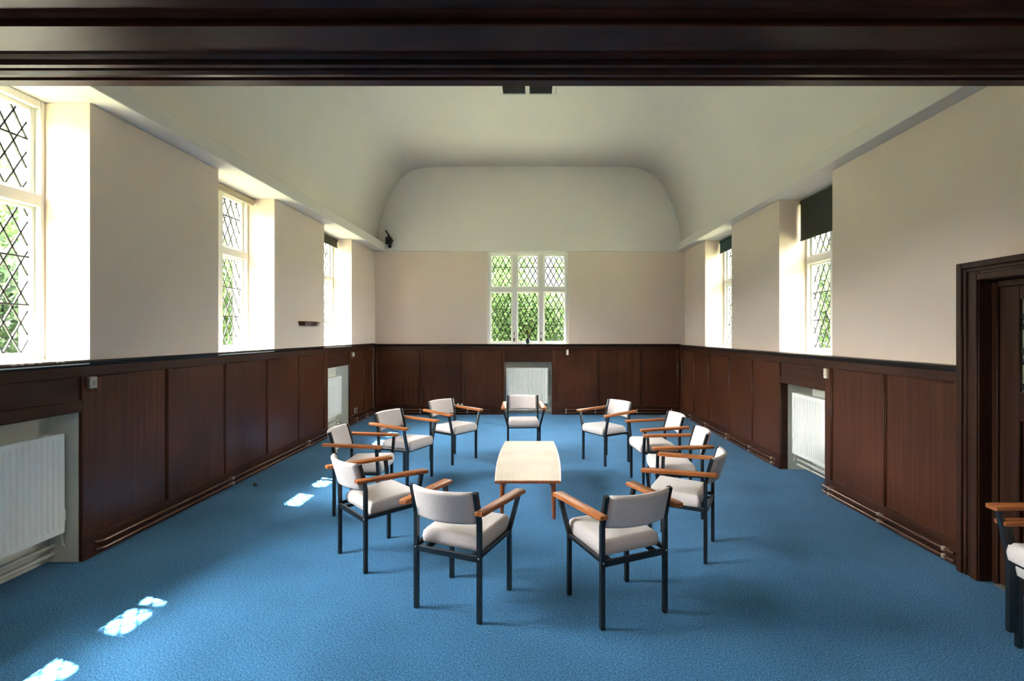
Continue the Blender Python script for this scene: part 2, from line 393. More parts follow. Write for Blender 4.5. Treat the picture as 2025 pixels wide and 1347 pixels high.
wi = 1
for (a, b), lab in zip(WL, ('tall leaded window over the large white radiator beside the beam', 'tall leaded window with a rolled beige blind', 'tall leaded window with a rolled dark green blind by the corner')):
    window('window_%d' % wi, lab, a, b, CL-.01, ZS, lambda u, n, z: (FL-n, u, z), 2, 2.61, .03, .09); wi += 1
for (a, b), lab in zip(WR, ('tall leaded window half covered by a dark olive blind', 'tall leaded window with a short teal blind by the corner')):
    window('window_%d' % wi, lab, a, b, CR-.01, ZS, lambda u, n, z: (FR+n, u, z), 2, 2.56, .03, .09); wi += 1
window('window_%d' % wi, 'leaded three-light window in the end wall', WB[0], WB[1], CB-.01, ZS, lambda u, n, z: (u, FB+n, z), 3, 2.555, .065, .10)
# white sill boards in the reveals
ti = 4
for a, b in WL:
    tag(box('trim_%d' % ti, (FL-.02, a+.002, CL-.03), (XL+.004, b-.002, CL+.006), M['white'], bev=.003), 'white painted sill board', kind='structure'); ti += 1
for a, b in WR:
    tag(box('trim_%d' % ti, (XR-.004, a+.002, CR-.03), (FR+.02, b-.002, CR+.006), M['white'], bev=.003), 'white painted sill board', kind='structure'); ti += 1
tag(box('trim_%d' % ti, (WB[0]+.002, YB-.004, CB-.03), (WB[1]-.002, FB+.02, CB+.004), M['white'], bev=.003), 'white painted sill board', kind='structure'); ti += 1

# ------------------------------------------------------------------ roller blinds
def blind(label, u0, u1, zt, zb, f, mat):
    root = empty('roller_blind', f((u0+u1)/2, 0, zt)); tag(root, label, 'blind', 'roller blinds in the window heads')
    inv = Matrix.Translation(-Vector(root.location)); T = lambda v: inv @ Vector(f(*v))
    bm = bmesh.new(); tube(bm, [T((u0+.012, .03, zt-.035)), T((u1-.012, .03, zt-.035))], .03, 14); link('roller', bm, mat, root, 40)
    bm = bmesh.new(); bbox(bm, (u0+.02, .008, zb), (u1-.02, .011, zt-.03), 0, 1, T); link('blind_fabric', bm, mat, root)
    bm = bmesh.new(); bbox(bm, (u0+.02, .002, zb-.012), (u1-.02, .016, zb+.012), .003, 1, T); link('bottom_bar', bm, mat, root)
    for u in (u0+.002, u1-.012):
        bm = bmesh.new(); bbox(bm, (u, 0, zt-.068), (u+.010, .07, zt-.002), .002, 1, T); link('bracket', bm, M['cream'], root)
fl = lambda u, n, z: (FL+.085-n, u, z)
fr = lambda u, n, z: (FR-.085+n, u, z)
blind('beige blind rolled right up at the head of the middle leaded window', WL[1][0], WL[1][1], ZS-.003, 3.25, fl, M['blindB'])
blind('dark green blind rolled up in the corner window past the wooden wall shelf', WL[2][0], WL[2][1], ZS-.003, 3.18, fl, M['blindG'])
blind('dark olive blind drawn down over the upper lights of a tall window', WR[0][0], WR[0][1], ZS-.003, 2.82, fr, M['blindG'])
blind('short teal blind hanging in the tall window next to the end wall', WR[1][0], WR[1][1], ZS-.003, 3.10, fr, M['blindT'])

# ------------------------------------------------------------------ panelling
def wainscot(name, label, f, runs, top, niches, a0, a1):
    """f(a,n,z): n>0 = into the wall from the panelling face. runs = list of (a0,a1) panels; niches (a0,a1,z)"""
    root = empty(name, f(a0, 0, 0)); root['kind'] = 'structure'; root['label'] = label
    inv = Matrix.Translation(-Vector(root.location)); T = lambda v: inv @ Vector(f(*v))
    def bx(n, lo, hi, mat, bev=.003):
        bm = bmesh.new(); bbox(bm, lo, hi, bev, 1, T); return link(n, bm, mat, root, 40)
    # cap rail with a small bed moulding
    bm = bmesh.new()
    prism(bm, [(.09,top-.022), (-.022,top-.022), (-.030,top-.016), (-.032,top-.008), (-.026,top), (.09,top)], a0, a1, lambda p, q, t: T((t, p, q)))
    prism(bm, [(.02,top-.022), (-.016,top-.022), (-.012,top-.034), (-.004,top-.044), (.02,top-.044)], a0, a1, lambda p, q, t: T((t, p, q)))
    link('cap_rail', bm, M['cap'], root)
    zt, zb = top-.118, .17
    bx('top_rail', (a0, 0, zt), (a1, .028, top-.03), M['dadoH'])
    # bottom rail between niches
    segs = []; p = a0
    for n0, n1, nz in sorted(niches): segs.append((p, n0)); p = n1
    segs.append((p, a1))
    for s0, s1 in segs:
        if s1-s0 > .02: bx('bottom_rail', (s0, 0, 0), (s1, .028, zb), M['dadoH'])
    for n0, n1, nz in niches:
        bx('niche_rail', (n0, 0, nz), (n1, .029, nz+.085), M['dadoH'])
        bx('niche_panel', (n0-.0, .014, nz+.085), (n1, .029, zt), M['dadoH'], 0)
    # stiles = gaps between panels and niche edges
    marks = sorted([(x0, x1, zb) for x0, x1 in runs] + [(n0, n1, None) for n0, n1, nz in niches])
    p = a0
    for x0, x1, k in marks + [(a1, a1, None)]:
        if x0-p > .01: bx('stile', (p, 0, zb if False else zb), (x0, .028, zt), M['dado'])
        p = x1
    for x0, x1 in runs:
        bm = bmesh.new(); bbox(bm, (x0, .016, zb), (x1, .029, zt), 0, 1, T)
        # thin bead round the panel
        for lo, hi in (((x0,.006,zb),(x0+.012,.017,zt)), ((x1-.012,.006,zb),(x1,.017,zt)), ((x0+.012,.006,zt-.012),(x1-.012,.017,zt))): bbox(bm, lo, hi, .004, 1, T)
        link('panel', bm, M['dado'], root, 40)
    return root
PLN = [(3.662,4.402), (4.458,5.228), (5.28,6.054), (6.13,6.865), (6.955,7.715), (8.90,9.50), (9.57,9.99)]
wainscot('trim_%d' % ti, 'dark brown panelling under the row of three windows', lambda a, n, z: (DL-n, a, z), PLN, CL, NL, 2.19, DB); ti += 1
PRN = [(9.30,9.97), (8.53,9.24), (7.65,8.46), (6.85,7.57), (6.07,6.77), (4.275,4.975), (3.52,4.215)]
r = wainscot('trim_%d' % ti, 'dark brown panelling between the door and the end wall', lambda a, n, z: (DR+n, a, z), PRN, CR, NR, 3.44, DB); ti += 1
bm = bmesh.new()
for s0, s1 in ((3.44, 5.07), (6.0, DB)): bbox(bm, (DR+.029-DR, s0-3.44, 0), (XR-DR, s1-3.44, CR-.02))
bbox(bm, (.029, 5.07-3.44, 1.058), (XR-DR, 6.0-3.44, CR-.02))
link('backing_board', bm, M['dadoH'], r)
PBN = [(-3.20,-2.32), (-2.26,-1.46), (-1.40,-.63), (.44,1.26), (1.32,2.11), (2.17,2.94)]
r = wainscot('trim_%d' % ti, 'dark brown panelling of the end wall around the radiator niche', lambda a, n, z: (a, DB+n, z), PBN, CB, NB, DL, DR); ti += 1

# ------------------------------------------------------------------ radiators
def radiator(label, L, H, f, z0, valve_at=1, D=.09):
    """f(a,n,z) a along 0..L, n from the face inwards"""
    root = empty('radiator', f(L/2, 0, z0)); tag(root, label, 'radiator', 'white panel radiators in the wall niches')
    inv = Matrix.Translation(-Vector(root.location)); T = lambda v: inv @ Vector(f(*v))
    # fluted front panel
    pitch = .040; cnt = int((L-.06)/pitch); m0 = (L-cnt*pitch)/2
    pr = [(0, .004), (.012, 0), (m0, 0)]
    for i in range(cnt):
        s = m0+i*pitch; pr += [(s+.008, 0), (s+.014, .011), (s+.026, .011), (s+.032, 0)]
    pr += [(L-m0, 0), (L-.012, 0), (L, .004)]
    bm = bmesh.new(); zs = [z0+.0, z0+.035, z0+.055, z0+H-.055, z0+H-.035, z0+H]
    flat = [0, 0, 1, 1, 0, 0]; rows = []
    for zz, k in zip(zs, flat): rows.append([bm.verts.new(T((a, n*k if 0 < i < len(pr)-1 else n, zz))) for i, (a, n) in enumerate(pr)])
    for A, B in zip(rows, rows[1:]):
        for i in range(len(pr)-1): bm.faces.new((A[i], A[i+1], B[i+1], B[i]))
    bk = [[bm.verts.new(T((a, .022, zz))) for zz in (zs[0], zs[-1])] for a in (0, L)]
    bm.faces.new([bk[0][0], bk[0][1], bk[1][1], bk[1][0]])
    bm.faces.new([r[0] for r in rows]+[bk[0][1], bk[0][0]]); bm.faces.new([r[-1] for r in rows]+[bk[1][1], bk[1][0]])
    bm.faces.new([v for v in rows[0]]+[bk[1][0], bk[0][0]]); bm.faces.new([v for v in rows[-1]]+[bk[1][1], bk[0][1]])
    link('front_panel', bm, M['rad'], root, 30)
    bm = bmesh.new(); bbox(bm, (0.01, .024, z0+.01), (L-.01, D-.022, z0+H-.012), .003, 1, T); link('convector', bm, M['radtop'], root)
    bm = bmesh.new(); bbox(bm, (0, D-.02, z0), (L, D, z0+H), .006, 1, T); link('back_panel', bm, M['rad'], root)
    bm = bmesh.new()
    for i in range(int(L/.03)): bbox(bm, (.01+i*.03, .022, z0+H-.008), (.026+i*.03, D-.02, z0+H+.002), 0, 1, T)
    link('top_grille', bm, M['rad'], root)
    a = L+.03 if valve_at else -.03
    bm = bmesh.new(); tube(bm, [T((a, .05, z0+.02)), T((a, .05, z0+.07))], .014, 10); tube(bm, [T((a, .05, z0+.07)), T((a, .05, z0+.15))], .019, 12); tube(bm, [T((a, .05, z0+.04)), T((L if valve_at else 0, .05, z0+.04))], .01, 8)
    link('valve', bm, M['rad'], root, 40)
    bm = bmesh.new(); tube(bm, [T((a, .05, z0+.02)), T((a, .05, .15)), T((a+(.02 if valve_at else -.02), .055, .125))], .008, 8); link('pipe_tail', bm, M['wpipe'], root, 40)

radiator('large white radiator under the leaded window beside the dark beam', 1.02, .70, lambda a, n, z: (-3.315-n, 2.47+a, z), .245)
radiator('white radiator in the small niche by the double socket, beneath a green blind', .72, .66, lambda a, n, z: (-3.335-n, 7.86+a, z), .26)
radiator('white radiator in the niche under the dark olive blind', .80, .72, lambda a, n, z: (3.09+n, 5.10+a, z), .225)
radiator('white radiator in the end wall niche below the flower vase', .855, .72, lambda a, n, z: (-.560+a, 10.10+n, z), .225, 1)

# ------------------------------------------------------------------ heating pipes
def pipe(label, pts, r, mat, clips=(), group='painted heating pipes along the skirting', name='heating_pipe', nrm=(0,0,0)):
    bm = bmesh.new(); o0 = Vector(pts[0]); tube(bm, [Vector(p)-o0 for p in pts], r, 10)
    o = link(name, bm, mat, None, 40); o.location = o0; tag(o, label, 'pipe', group)
    for c in clips:
        bm = bmesh.new(); p = Vector(c)-o0; n = Vector(nrm)
        lathe(bm, [(.008,-.016), (.015,-.014), (.017,0), (.015,.014), (.008,.016)], 10, p)
        tube(bm, [p, p+n*.04], .006, 6)
        link('pipe_clip', bm, M['clip'], o, 40)
    return o
def pair(where, fn, mat=None, clips=(), nrm=(0,0,0), zs=(.104,.050), r=.0115, grp=None):
    for z, w in zip(zs, ('upper', 'lower')):
        pipe('%s of two %s' % (w, where), [fn(t, z) for t in clips[0]], r, mat or M['pipe'], [fn(t, z) for t in clips[1]], nrm=nrm, group=grp or 'painted heating pipes along the skirting')
xl, xr, yb = DL+.042, DR-.042, DB-.042
pair('brown pipes along the panelling under the wooden wall shelf', lambda t, z: ((xl, t, z) if t > 3.69 else (xl-.03, t, z)), clips=((3.655, 3.70, 7.80), (5.277, 7.08)), nrm=(-1,0,0))
pair('brown pipes below the double wall socket', lambda t, z: (xl, t, z), clips=((8.80, 10.0), (9.0, 9.55)), nrm=(-1,0,0))
pair('brown pipes on the end wall below the white plugs', lambda t, z: (t, yb, z), clips=((-3.20, -.86), (-2.3, -1.34)), nrm=(0,1,0))
pair('brown pipes on the end wall from the niche to the dark corner', lambda t, z: (t, yb, z), clips=((.64, 2.95), (.66, 1.254, 2.10, 2.80)), nrm=(0,1,0))
pair('brown pipes from the end wall to the olive blind niche', lambda t, z: (xr, t, z), clips=((6.03, 9.99), (6.12, 6.75, 7.55, 8.485, 9.31)), nrm=(1,0,0))
pair('brown pipes between the olive blind niche and the door', lambda t, z: (xr, t, z), clips=((3.46, 5.04), (3.55, 4.22, 4.93)), nrm=(1,0,0))
g2 = 'white pipes under the radiators'
pair('white pipes under the large radiator beside the beam', lambda t, z: (-3.455, t, z), M['wpipe'], clips=((2.42, 3.55), (3.0,)), nrm=(-1,0,0), zs=(.125,.065), r=.014, grp=g2)
pair('white pipes under the small niche radiator', lambda t, z: (-3.455, t, z), M['wpipe'], clips=((7.83, 8.74), (8.3,)), nrm=(-1,0,0), zs=(.125,.065), r=.014, grp=g2)
pair('white pipes under the radiator by the olive blind', lambda t, z: (3.21, t, z), M['wpipe'], clips=((5.08, 5.99), (5.7,)), nrm=(1,0,0), zs=(.125,.065), r=.014, grp=g2)
pair('white pipes under the end wall radiator', lambda t, z: (t, 10.205, z), M['wpipe'], clips=((-.58, .365), (-.1,)), nrm=(0,1,0), zs=(.13,.07), r=.014, grp=g2)

# ------------------------------------------------------------------ door
door = empty('door_1', (2.95, 3.36, 0)); tag(door, 'dark panelled door with leaded glass in a heavy moulded frame', kind='structure')
def dpart(n, boxes, mat, bev=.004):
    bm = bmesh.new()
    for lo, hi in boxes: bbox(bm, [lo[0]-2.95, lo[1]-3.36, lo[2]], [hi[0]-2.95, hi[1]-3.36, hi[2]], bev)
    return link(n, bm, mat, door, 40)
dpart('architrave', [((2.962,3.28,0),(3.094,3.44,2.134)), ((2.962,2.10,2.0),(3.094,3.28,2.134)), ((2.945,3.395,0),(2.962,3.44,2.134)), ((2.945,2.10,2.095),(2.962,3.395,2.134)), ((2.953,3.365,0),(2.962,3.392,2.092)), ((2.953,2.10,2.065),(2.962,3.365,2.092)), ((2.95,3.285,0),(2.962,3.33,2.05)), ((2.95,2.10,2.005),(2.962,3.285,2.05))], M['doorw'])
dpart('door_stop', [((3.045,3.235,0),(3.094,3.279,1.99)), ((3.045,2.10,1.955),(3.094,3.235,1.999))], M['doorw'])
leaf = dpart('door_leaf', [((3.055,3.10,0.012),(3.092,3.233,1.955)), ((3.055,2.30,1.865),(3.092,3.10,1.955)), ((3.055,2.30,1.10),(3.092,3.10,1.285)), ((3.055,2.30,.012),(3.092,3.10,.25)), ((3.055,2.30,.25),(3.092,2.42,1.865)), ((3.055,2.70,.25),(3.092,2.80,1.10)), ((3.075,2.42,.25),(3.092,2.70,1.10)), ((3.075,2.80,.25),(3.092,3.10,1.10))], M['doorw'])
bm = bmesh.new(); bbox(bm, (3.075-2.95, 2.42-3.36, 1.285), (3.085-2.95, 3.10-3.36, 1.865)); link('glass_pane', bm, M['litpane'], leaf)
bm = bmesh.new()
for sgn in (1, -1):
    for k in range(-12, 24):
        W_, H_, sl = .68, .58, 1.85; c = k*.22+.11; lo_, hi_ = 0., W_
        if sgn > 0: lo_ = max(lo_, -c/sl); hi_ = min(hi_, (H_-c)/sl)
        else: lo_ = max(lo_, (c-H_)/sl); hi_ = min(hi_, c/sl)
        if hi_-lo_ < .012: continue
        d = Vector((1, sgn*sl)).normalized(); pn = Vector((-d.y, d.x))*.008
        e0 = Vector((2.42+lo_, 1.285+sgn*sl*lo_+c)); e1 = Vector((2.42+hi_, 1.285+sgn*sl*hi_+c))
        prism(bm, [tuple(e0-pn), tuple(e1-pn), tuple(e1+pn), tuple(e0+pn)], 3.068, 3.076, lambda a, b, t: (t-2.95, a-3.36, b))
link('lead_lattice', bm, M['lead'], leaf)
dpart('threshold', [((3.02,2.30,0),(3.092,3.235,.010))], M['chrome'], .002)

# ------------------------------------------------------------------ armchairs
W, D = .43, .397
def make_chair():
    root = empty('armchair')
    lr = .0125
    def sq(bm, pts, r=lr): tube(bm, pts, r, square=True, up=Vector((1,0,0)) if abs(Vector(pts[-1]).z-Vector(pts[0]).z) > .1 else Vector((0,0,1)))
    for s in (1, -1):
        bm = bmesh.new(); sq(bm, [(-D/2, s*W/2, 0), (-D/2, s*W/2, .57), (-D/2-.018, s*W/2, .66), (-D/2-.045, s*W/2, .755)]); rl = link('rear_leg', bm, M['black'], root)
        bm = bmesh.new(); lathe(bm, [(.003,-.001), (.0055,0), (.005,.003), (.002,.004)], 8); bmesh.ops.rotate(bm, verts=bm.verts, matrix=Matrix.Rotation(-PI/2, 3, 'Y')); bmesh.ops.translate(bm, verts=bm.verts, vec=(-D/2-.0125, s*W/2, .372)); link('screw', bm, M['chrome'], rl)
        bm = bmesh.new(); sq(bm, [(D/2, s*W/2, 0), (D/2, s*W/2, .385), (D/2+.004, s*(W/2+.062), .622)]); link('front_leg', bm, M['black'], root)
        bm = bmesh.new(); bbox(bm, (-D/2+lr, s*W/2-lr*.9, .368), (D/2-lr, s*W/2+lr*.9, .393), .002); link('side_rail', bm, M['black'], root)
        # flared wooden arm
        bm = bmesh.new()
        P = [(-.285,.232), (D/2+.045,.238), (D/2+.05,.246), (D/2+.05,.302), (D/2+.043,.310), (-.27,.286), (-.285,.278)]
        nv = len(P); rings = []
        for inset, dz in ((.004,0), (0,.004), (0,.021), (.004,.025)):
            ring = []
            for i, (a, b) in enumerate(P):
                c0 = Vector((0.0,.268)); v = Vector((a, b)); k = Vector((a-.0, b-.268)); 
                aa = a - math.copysign(inset, a) ; bb = b - math.copysign(inset, b-.268)
                t = (a+.285)/(.54)
                ring.append(bm.verts.new((aa, s*bb, .641 - .020*t + dz)))
            rings.append(ring)
        for A, B in zip(rings, rings[1:]):
            for i in range(nv): bm.faces.new((A[i], A[(i+1)%nv], B[(i+1)%nv], B[i]))
        bm.faces.new(rings[0]); bm.faces.new(rings[-1])
        link('armrest', bm, M['teak'], root, 40)
    bm = bmesh.new(); bbox(bm, (-D/2-.009, -W/2+lr, .345), (-D/2+.009, W/2-lr, .380), .002); link('rear_rail', bm, M['black'], root)
    bm = bmesh.new(); bbox(bm, (D/2-.011, -W/2+lr, .365), (D/2+.011, W/2-lr, .392), .002); link('front_rail', bm, M['black'], root)
    for s in (1, -1):
        bm = bmesh.new(); bbox(bm, (-D/2+.009, s*.155-.009, .352), (-.10, s*.155+.009, .3755)); link('seat_bracket', bm, M['black'], root)
    # seat cushion: puffy rounded block
    bm = bmesh.new(); nx, ny = 26, 26
    x0, x1, hy = -.150, .222, .199; z0, z1 = .376, .473
    grid = {}
    for zi, sh in enumerate((0, .3, .72, 1.0)):
        pass
    def se(t, p=7.0): return (1-abs(t)**p)
    rows = 8
    for i in range(nx+1):
        for j in range(ny+1):
            u, v = -1+2*i/nx, -1+2*j/ny
            grid[i, j] = (u, v)
    top, bot = {}, {}
    for (i, j), (u, v) in grid.items():
        e = max(abs(u), abs(v)); ed = min(1, max(0, (1-abs(u))*(x1-x0)/2/.015)), min(1, max(0, (1-abs(v))*hy/.015))
        rr = (1-(1-ed[0])**2)**.5 * (1-(1-ed[1])**2)**.5
        dome = .007*(1-u*u)*(1-v*v)
        x = (x0+x1)/2 + u*(x1-x0)/2; y = v*hy
        slope = .006*u
        top[i, j] = bm.verts.new((x, y, z1-.016+.016*rr+dome+slope)); bot[i, j] = bm.verts.new((x, y, z0+.008-.008*rr))
    for i in range(nx):
        for j in range(ny):
            bm.faces.new((top[i,j], top[i+1,j], top[i+1,j+1], top[i,j+1])); bm.faces.new((bot[i,j], bot[i,j+1], bot[i+1,j+1], bot[i+1,j]))
    loop = [(i, 0) for i in range(nx)] + [(nx, j) for j in range(ny)] + [(i, ny) for i in range(nx, 0, -1)] + [(0, j) for j in range(ny, 0, -1)]
    mid = {}
    for k in loop:
        a, b = top[k].co, bot[k].co; m = (a+b)/2
        c = Vector(((x0+x1)/2, 0, m.z)); d = (m-c); m = m + Vector((math.copysign(.006, d.x) if k[0] in (0, nx) else 0, math.copysign(.004, d.y) if k[1] in (0, ny) else 0, 0))
        mid[k] = bm.verts.new(m)
    for a, b in zip(loop, loop[1:]+loop[:1]):
        bm.faces.new((top[a], top[b], mid[b], mid[a])); bm.faces.new((mid[a], mid[b], bot[b], bot[a]))
    link('seat_cushion', bm, M['fabric'], root, True)
    # curved back cushion
    bm = bmesh.new(); ny, nz = 30, 18; hy = .197; th = .042
    F, Bk = {}, {}
    for j in range(ny+1):
        for k in range(nz+1):
            v, w = -1+2*j/ny, k/nz
            z = .563+.197*w; lean = -D/2-.002-.062*max(0, (z-.54)/.215)
            bow = -.052*(1-v*v)
            ez = min(1, min(w, 1-w)*.197/.014); ey = min(1, (1-abs(v))*hy/.012)
            t = th*(.30+.70*(1-(1-ez)**2)**.5*(1-(1-ey)**2)**.5)
            xm = lean+bow+.010
            F[j, k] = bm.verts.new((xm+t/2, v*hy, z)); Bk[j, k] = bm.verts.new((xm-t/2, v*hy, z))
    for j in range(ny):
        for k in range(nz):
            bm.faces.new((F[j,k], F[j+1,k], F[j+1,k+1], F[j,k+1])); bm.faces.new((Bk[j,k], Bk[j,k+1], Bk[j+1,k+1], Bk[j+1,k]))
    lp = [(j, 0) for j in range(ny)] + [(ny, k) for k in range(nz)] + [(j, nz) for j in range(ny, 0, -1)] + [(0, k) for k in range(nz, 0, -1)]
    for a, b in zip(lp, lp[1:]+lp[:1]): bm.faces.new((F[a], Bk[a], Bk[b], F[b]))
    back = link('back_cushion', bm, M['fabric'], root, 70)
    return root

def copy_tree(o, parent=None):
    c = o.copy(); COL.objects.link(c)
    if parent is not None: c.parent = parent
    for ch in list(o.children): copy_tree(ch, c)
    return c

proto = make_chair()
CH = [
 (-.430, 3.074, 67.4, "armchair seen from behind, one wooden arm end nearly touching the sunlit-backed chair"),
 (.502, 3.019, 113.4, "armchair seen from behind with the darkest shaded back, on the door side of the ring"),
 (-1.163, 3.689, 43.9, "armchair with a brightly lit curved back, standing next to the sun patches on the carpet"),
 (1.153, 3.819, 153.5, "armchair seen in profile on the door side, beside the chair with the darkest shaded back"),
 (-1.604, 4.677, 0.0, "armchair half hidden behind the brightly lit curved back, its arms pointing straight across"),
 (1.319, 4.616, 176.0, "door-side armchair squeezed between two others, its seat glimpsed under a neighbour's arm"),
 (-1.447, 5.584, -25.0, "armchair standing in front of the double wall socket, seat turned toward the table"),
 (1.342, 5.469, 186.0, "door-side armchair before the dark corner panelling, next after the one standing apart"),
 (-1.050, 6.480, -36.4, "armchair in front of the white plugs on the end wall, angled to the table"),
 (.940, 6.415, -147.0, "armchair standing apart before the end wall pipes, between radiator and dark corner"),
 (-.142, 6.900, -86.5, "armchair at the far table end, squarely before the end wall radiator"),
]
for i, (x, y, a, lab) in enumerate(CH):
    o = proto if i == 0 else copy_tree(proto)
    o.location = (x, y, 0); o.rotation_euler = (0, 0, math.radians(a))
    tag(o, lab, 'chair', 'armchairs in a ring around the coffee table')
for x, y, z, a, lab in ((2.745, 2.372, 0, 178, 'lower of two grey armchairs stacked by the dark door'), (2.70, 2.375, .082, 178, 'upper of two grey armchairs stacked by the dark door')):
    o = copy_tree(proto); o.location = (x, y, z); o.rotation_euler = (0, 0, math.radians(a)); tag(o, lab, 'chair', 'stacked armchairs by the door')

# ------------------------------------------------------------------ coffee table
tb = empty('coffee_table', (-.050, 5.137, 0)); tag(tb, 'low wooden coffee table with bowed sides inside the ring of armchairs', 'table')
bm = bmesh.new(); hl = .807; out = []
n = 16
for i in range(n+1): t = -1+2*i/n; out.append((.292+.030*(1-t*t), t*hl))
out += [(-x, y) for x, y in out[::-1]]
def slab(bm, pts, z0, z1, ins):
    rings = []
    for k, z in ((ins, z0), (0, z0+ins), (0, z1-ins), (ins, z1)):
        rings.append([bm.verts.new((x-math.copysign(k, x), y-(math.copysign(k, y) if abs(y) > hl-.001 else 0), z)) for x, y in pts])
    m = len(pts)
    for A, B in zip(rings, rings[1:]):
        for i in range(m): bm.faces.new((A[i], A[(i+1)%m], B[(i+1)%m], B[i]))
    bm.faces.new(rings[0]); bm.faces.new(rings[-1])
slab(bm, out, .332, .3555, .004); link('table_edge', bm, M['tlegs'], tb, 40)
bm = bmesh.new(); inn = [(x*.965, y*.988) for x, y in out]; hl2 = hl; hl = hl*.988; slab(bm, inn, .350, .3575, .001); link('table_top', bm, M['ttop'], tb); hl = hl2
for sx in (1, -1):
    for sy in (1, -1):
        bm = bmesh.new(); tube(bm, [(sx*.232, sy*.745, 0), (sx*.228, sy*.735, .332)], [.0155, .024], 16); link('leg', bm, M['tlegs'], tb, 40)
    bm = bmesh.new(); bbox(bm, (sx*.205-.01, -.70, .285), (sx*.205+.01, .70, .332), .003); link('side_rail', bm, M['tlegs'], tb)
for sy in (1, -1):
    bm = bmesh.new(); bbox(bm, (-.2, sy*.66-.01, .29), (.2, sy*.66+.01, .332), .003); link('end_rail', bm, M['tlegs'], tb)

# ------------------------------------------------------------------ small wall fittings
def fitting(name, label, cat, loc, f, parts, group=None):
    root = empty(name, loc); tag(root, label, cat, group)
    for pn, mat, boxes, bev in parts:
        bm = bmesh.new()
        for lo, hi in boxes: bbox(bm, lo, hi, bev, 1, lambda v: Vector(f(*v)))
        link(pn, bm, mat, root, 40)
    return root
LW = lambda a, n, z: (n, a, z); RW = lambda a, n, z: (-n, a, z); BW = lambda a, n, z: (a, -n, z)
def switch(label, loc, f, mat, w=.045, h=.09):
    fitting('light_switch', label, 'switch', loc, f, [('switch_box', mat, [((-w/2,0,-h/2),(w/2,.03,h/2))], .004), ('rocker', M['clip'] if mat is M['chrome'] else M['white'], [((-.010,.030,-.018),(.010,.037,.018))], .002)])
switch('metal light switch on the panelling beside the large radiator', (DL, 3.625, 1.29), LW, M['chrome'], .06, .085)
switch('cream light switch on the panel edge beside the olive blind niche', (DR, 5.02, 1.245), RW, M['cream'], .05, .10)
switch('cream light switch on the end wall below the window corner', (.69, DB, 1.27), BW, M['cream'], .045, .11)
switch('tiny cream switch on the panelling past the small niche radiator', (DL, 8.87, 1.275), LW, M['cream'], .04, .08)
fitting('wall_socket', 'double wall socket on the panelling past the small niche radiator', 'socket', (DL, 9.03, .245), LW, [('socket_plate', M['chrome'], [((-.075,0,-.045),(.075,.012,.045))], .004), ('outlet', M['blackplastic'], [((-.05,.012,-.02),(-.02,.018,.02)), ((.02,.012,-.02),(.05,.018,.02))], .002)])
fitting('wall_socket', 'small socket with two white plugs above the end wall pipes', 'socket', (-1.49, DB, .20), BW, [('socket_plate', M['blackplastic'], [((-.075,0,-.04),(.075,.012,.04))], .004), ('plug', M['cream'], [((-.065,.012,-.03),(-.025,.055,.03))], .008), ('plug', M['white'], [((.010,.012,-.04),(.055,.06,.03))], .010)])
# wooden wall shelf
ws = empty('wall_shelf', (XL, 7.085, 1.80)); tag(ws, 'small dark wooden shelf with curved front on the cream wall', 'shelf')
bm = bmesh.new()
P = [(-.30, 0)] + [(-.30+.60*t, .05+.085*math.sin(PI*min(1, .25+t*.75))) for t in [i/12 for i in range(13)]] + [(.30, 0)]
prism(bm, P, .0, .022, lambda a, b, t: (b, a, t)); link('shelf_board', bm, M['dadoH'], ws)
bm = bmesh.new(); prism(bm, [(a*.93, b*.8) for a, b in P], -.035, 0, lambda a, b, t: (b, a, t)); link('shelf_apron', bm, M['dadoH'], ws)
# black sensor / loudspeaker bracket in the corner
sp = empty('wall_speaker', (-2.93, YB-.10, 3.42)); tag(sp, 'small black ribbed speaker on a slanted bracket in the ceiling corner', 'speaker')
bm = bmesh.new()
for i in range(5): bbox(bm, (-.062, -.05, .045+i*.027), (.062, .05, .064+i*.027), .004)
bbox(bm, (-.052, -.042, .04), (.052, .042, .18)); link('ribbed_body', bm, M['blackplastic'], sp)
bm = bmesh.new(); tube(bm, [(-.075,.03,.33), (.0,.0,.22), (.095,-.04,.09)], .012, square=True); tube(bm, [(-.02,.0,.17), (.0,.0,.235)], .014, square=True); link('slanted_bar', bm, M['blackplastic'], sp)
bm = bmesh.new(); bmesh.ops.create_uvsphere(bm, u_segments=18, v_segments=12, radius=.038, matrix=Matrix.Translation((.018,0,-.0))); link('sensor_ball', bm, M['blackplastic'], sp, True)
bm = bmesh.new(); tube(bm, [(0,0,.05), (0,.02,.06), (-.03,.088,.07)], .012, 8); tube(bm, [(.018,0,.02), (.01,0,.05)], .008, 8); link('wall_arm', bm, M['blackplastic'], sp)
# ceiling vent
cv = empty('ceiling_vent', (-.085, 6.83, 5.07)); tag(cv, 'ceiling vent with two dark square openings in a pale frame', 'vent')
bm = bmesh.new()
for lo, hi in (((-.40,-.22,-.02),(.40,-.17,0)), ((-.40,.17,-.02),(.40,.22,0)), ((-.40,-.17,-.02),(-.345,.17,0)), ((.345,-.17,-.02),(.40,.17,0)), ((-.03,-.17,-.02),(.03,.17,0))): bbox(bm, lo, hi, .004)
link('vent_frame', bm, M['ceil'], cv)
for x0, x1 in ((-.345,-.03), (.03,.345)):
    bm = bmesh.new(); bbox(bm, (x0,-.17,-.006), (x1,.17,-.001))
    for i in range(8): bbox(bm, (x0,-.165+i*.043,-.014), (x1,-.155+i*.043,-.006))
    link('vent_louvre', bm, M['hole'], cv)
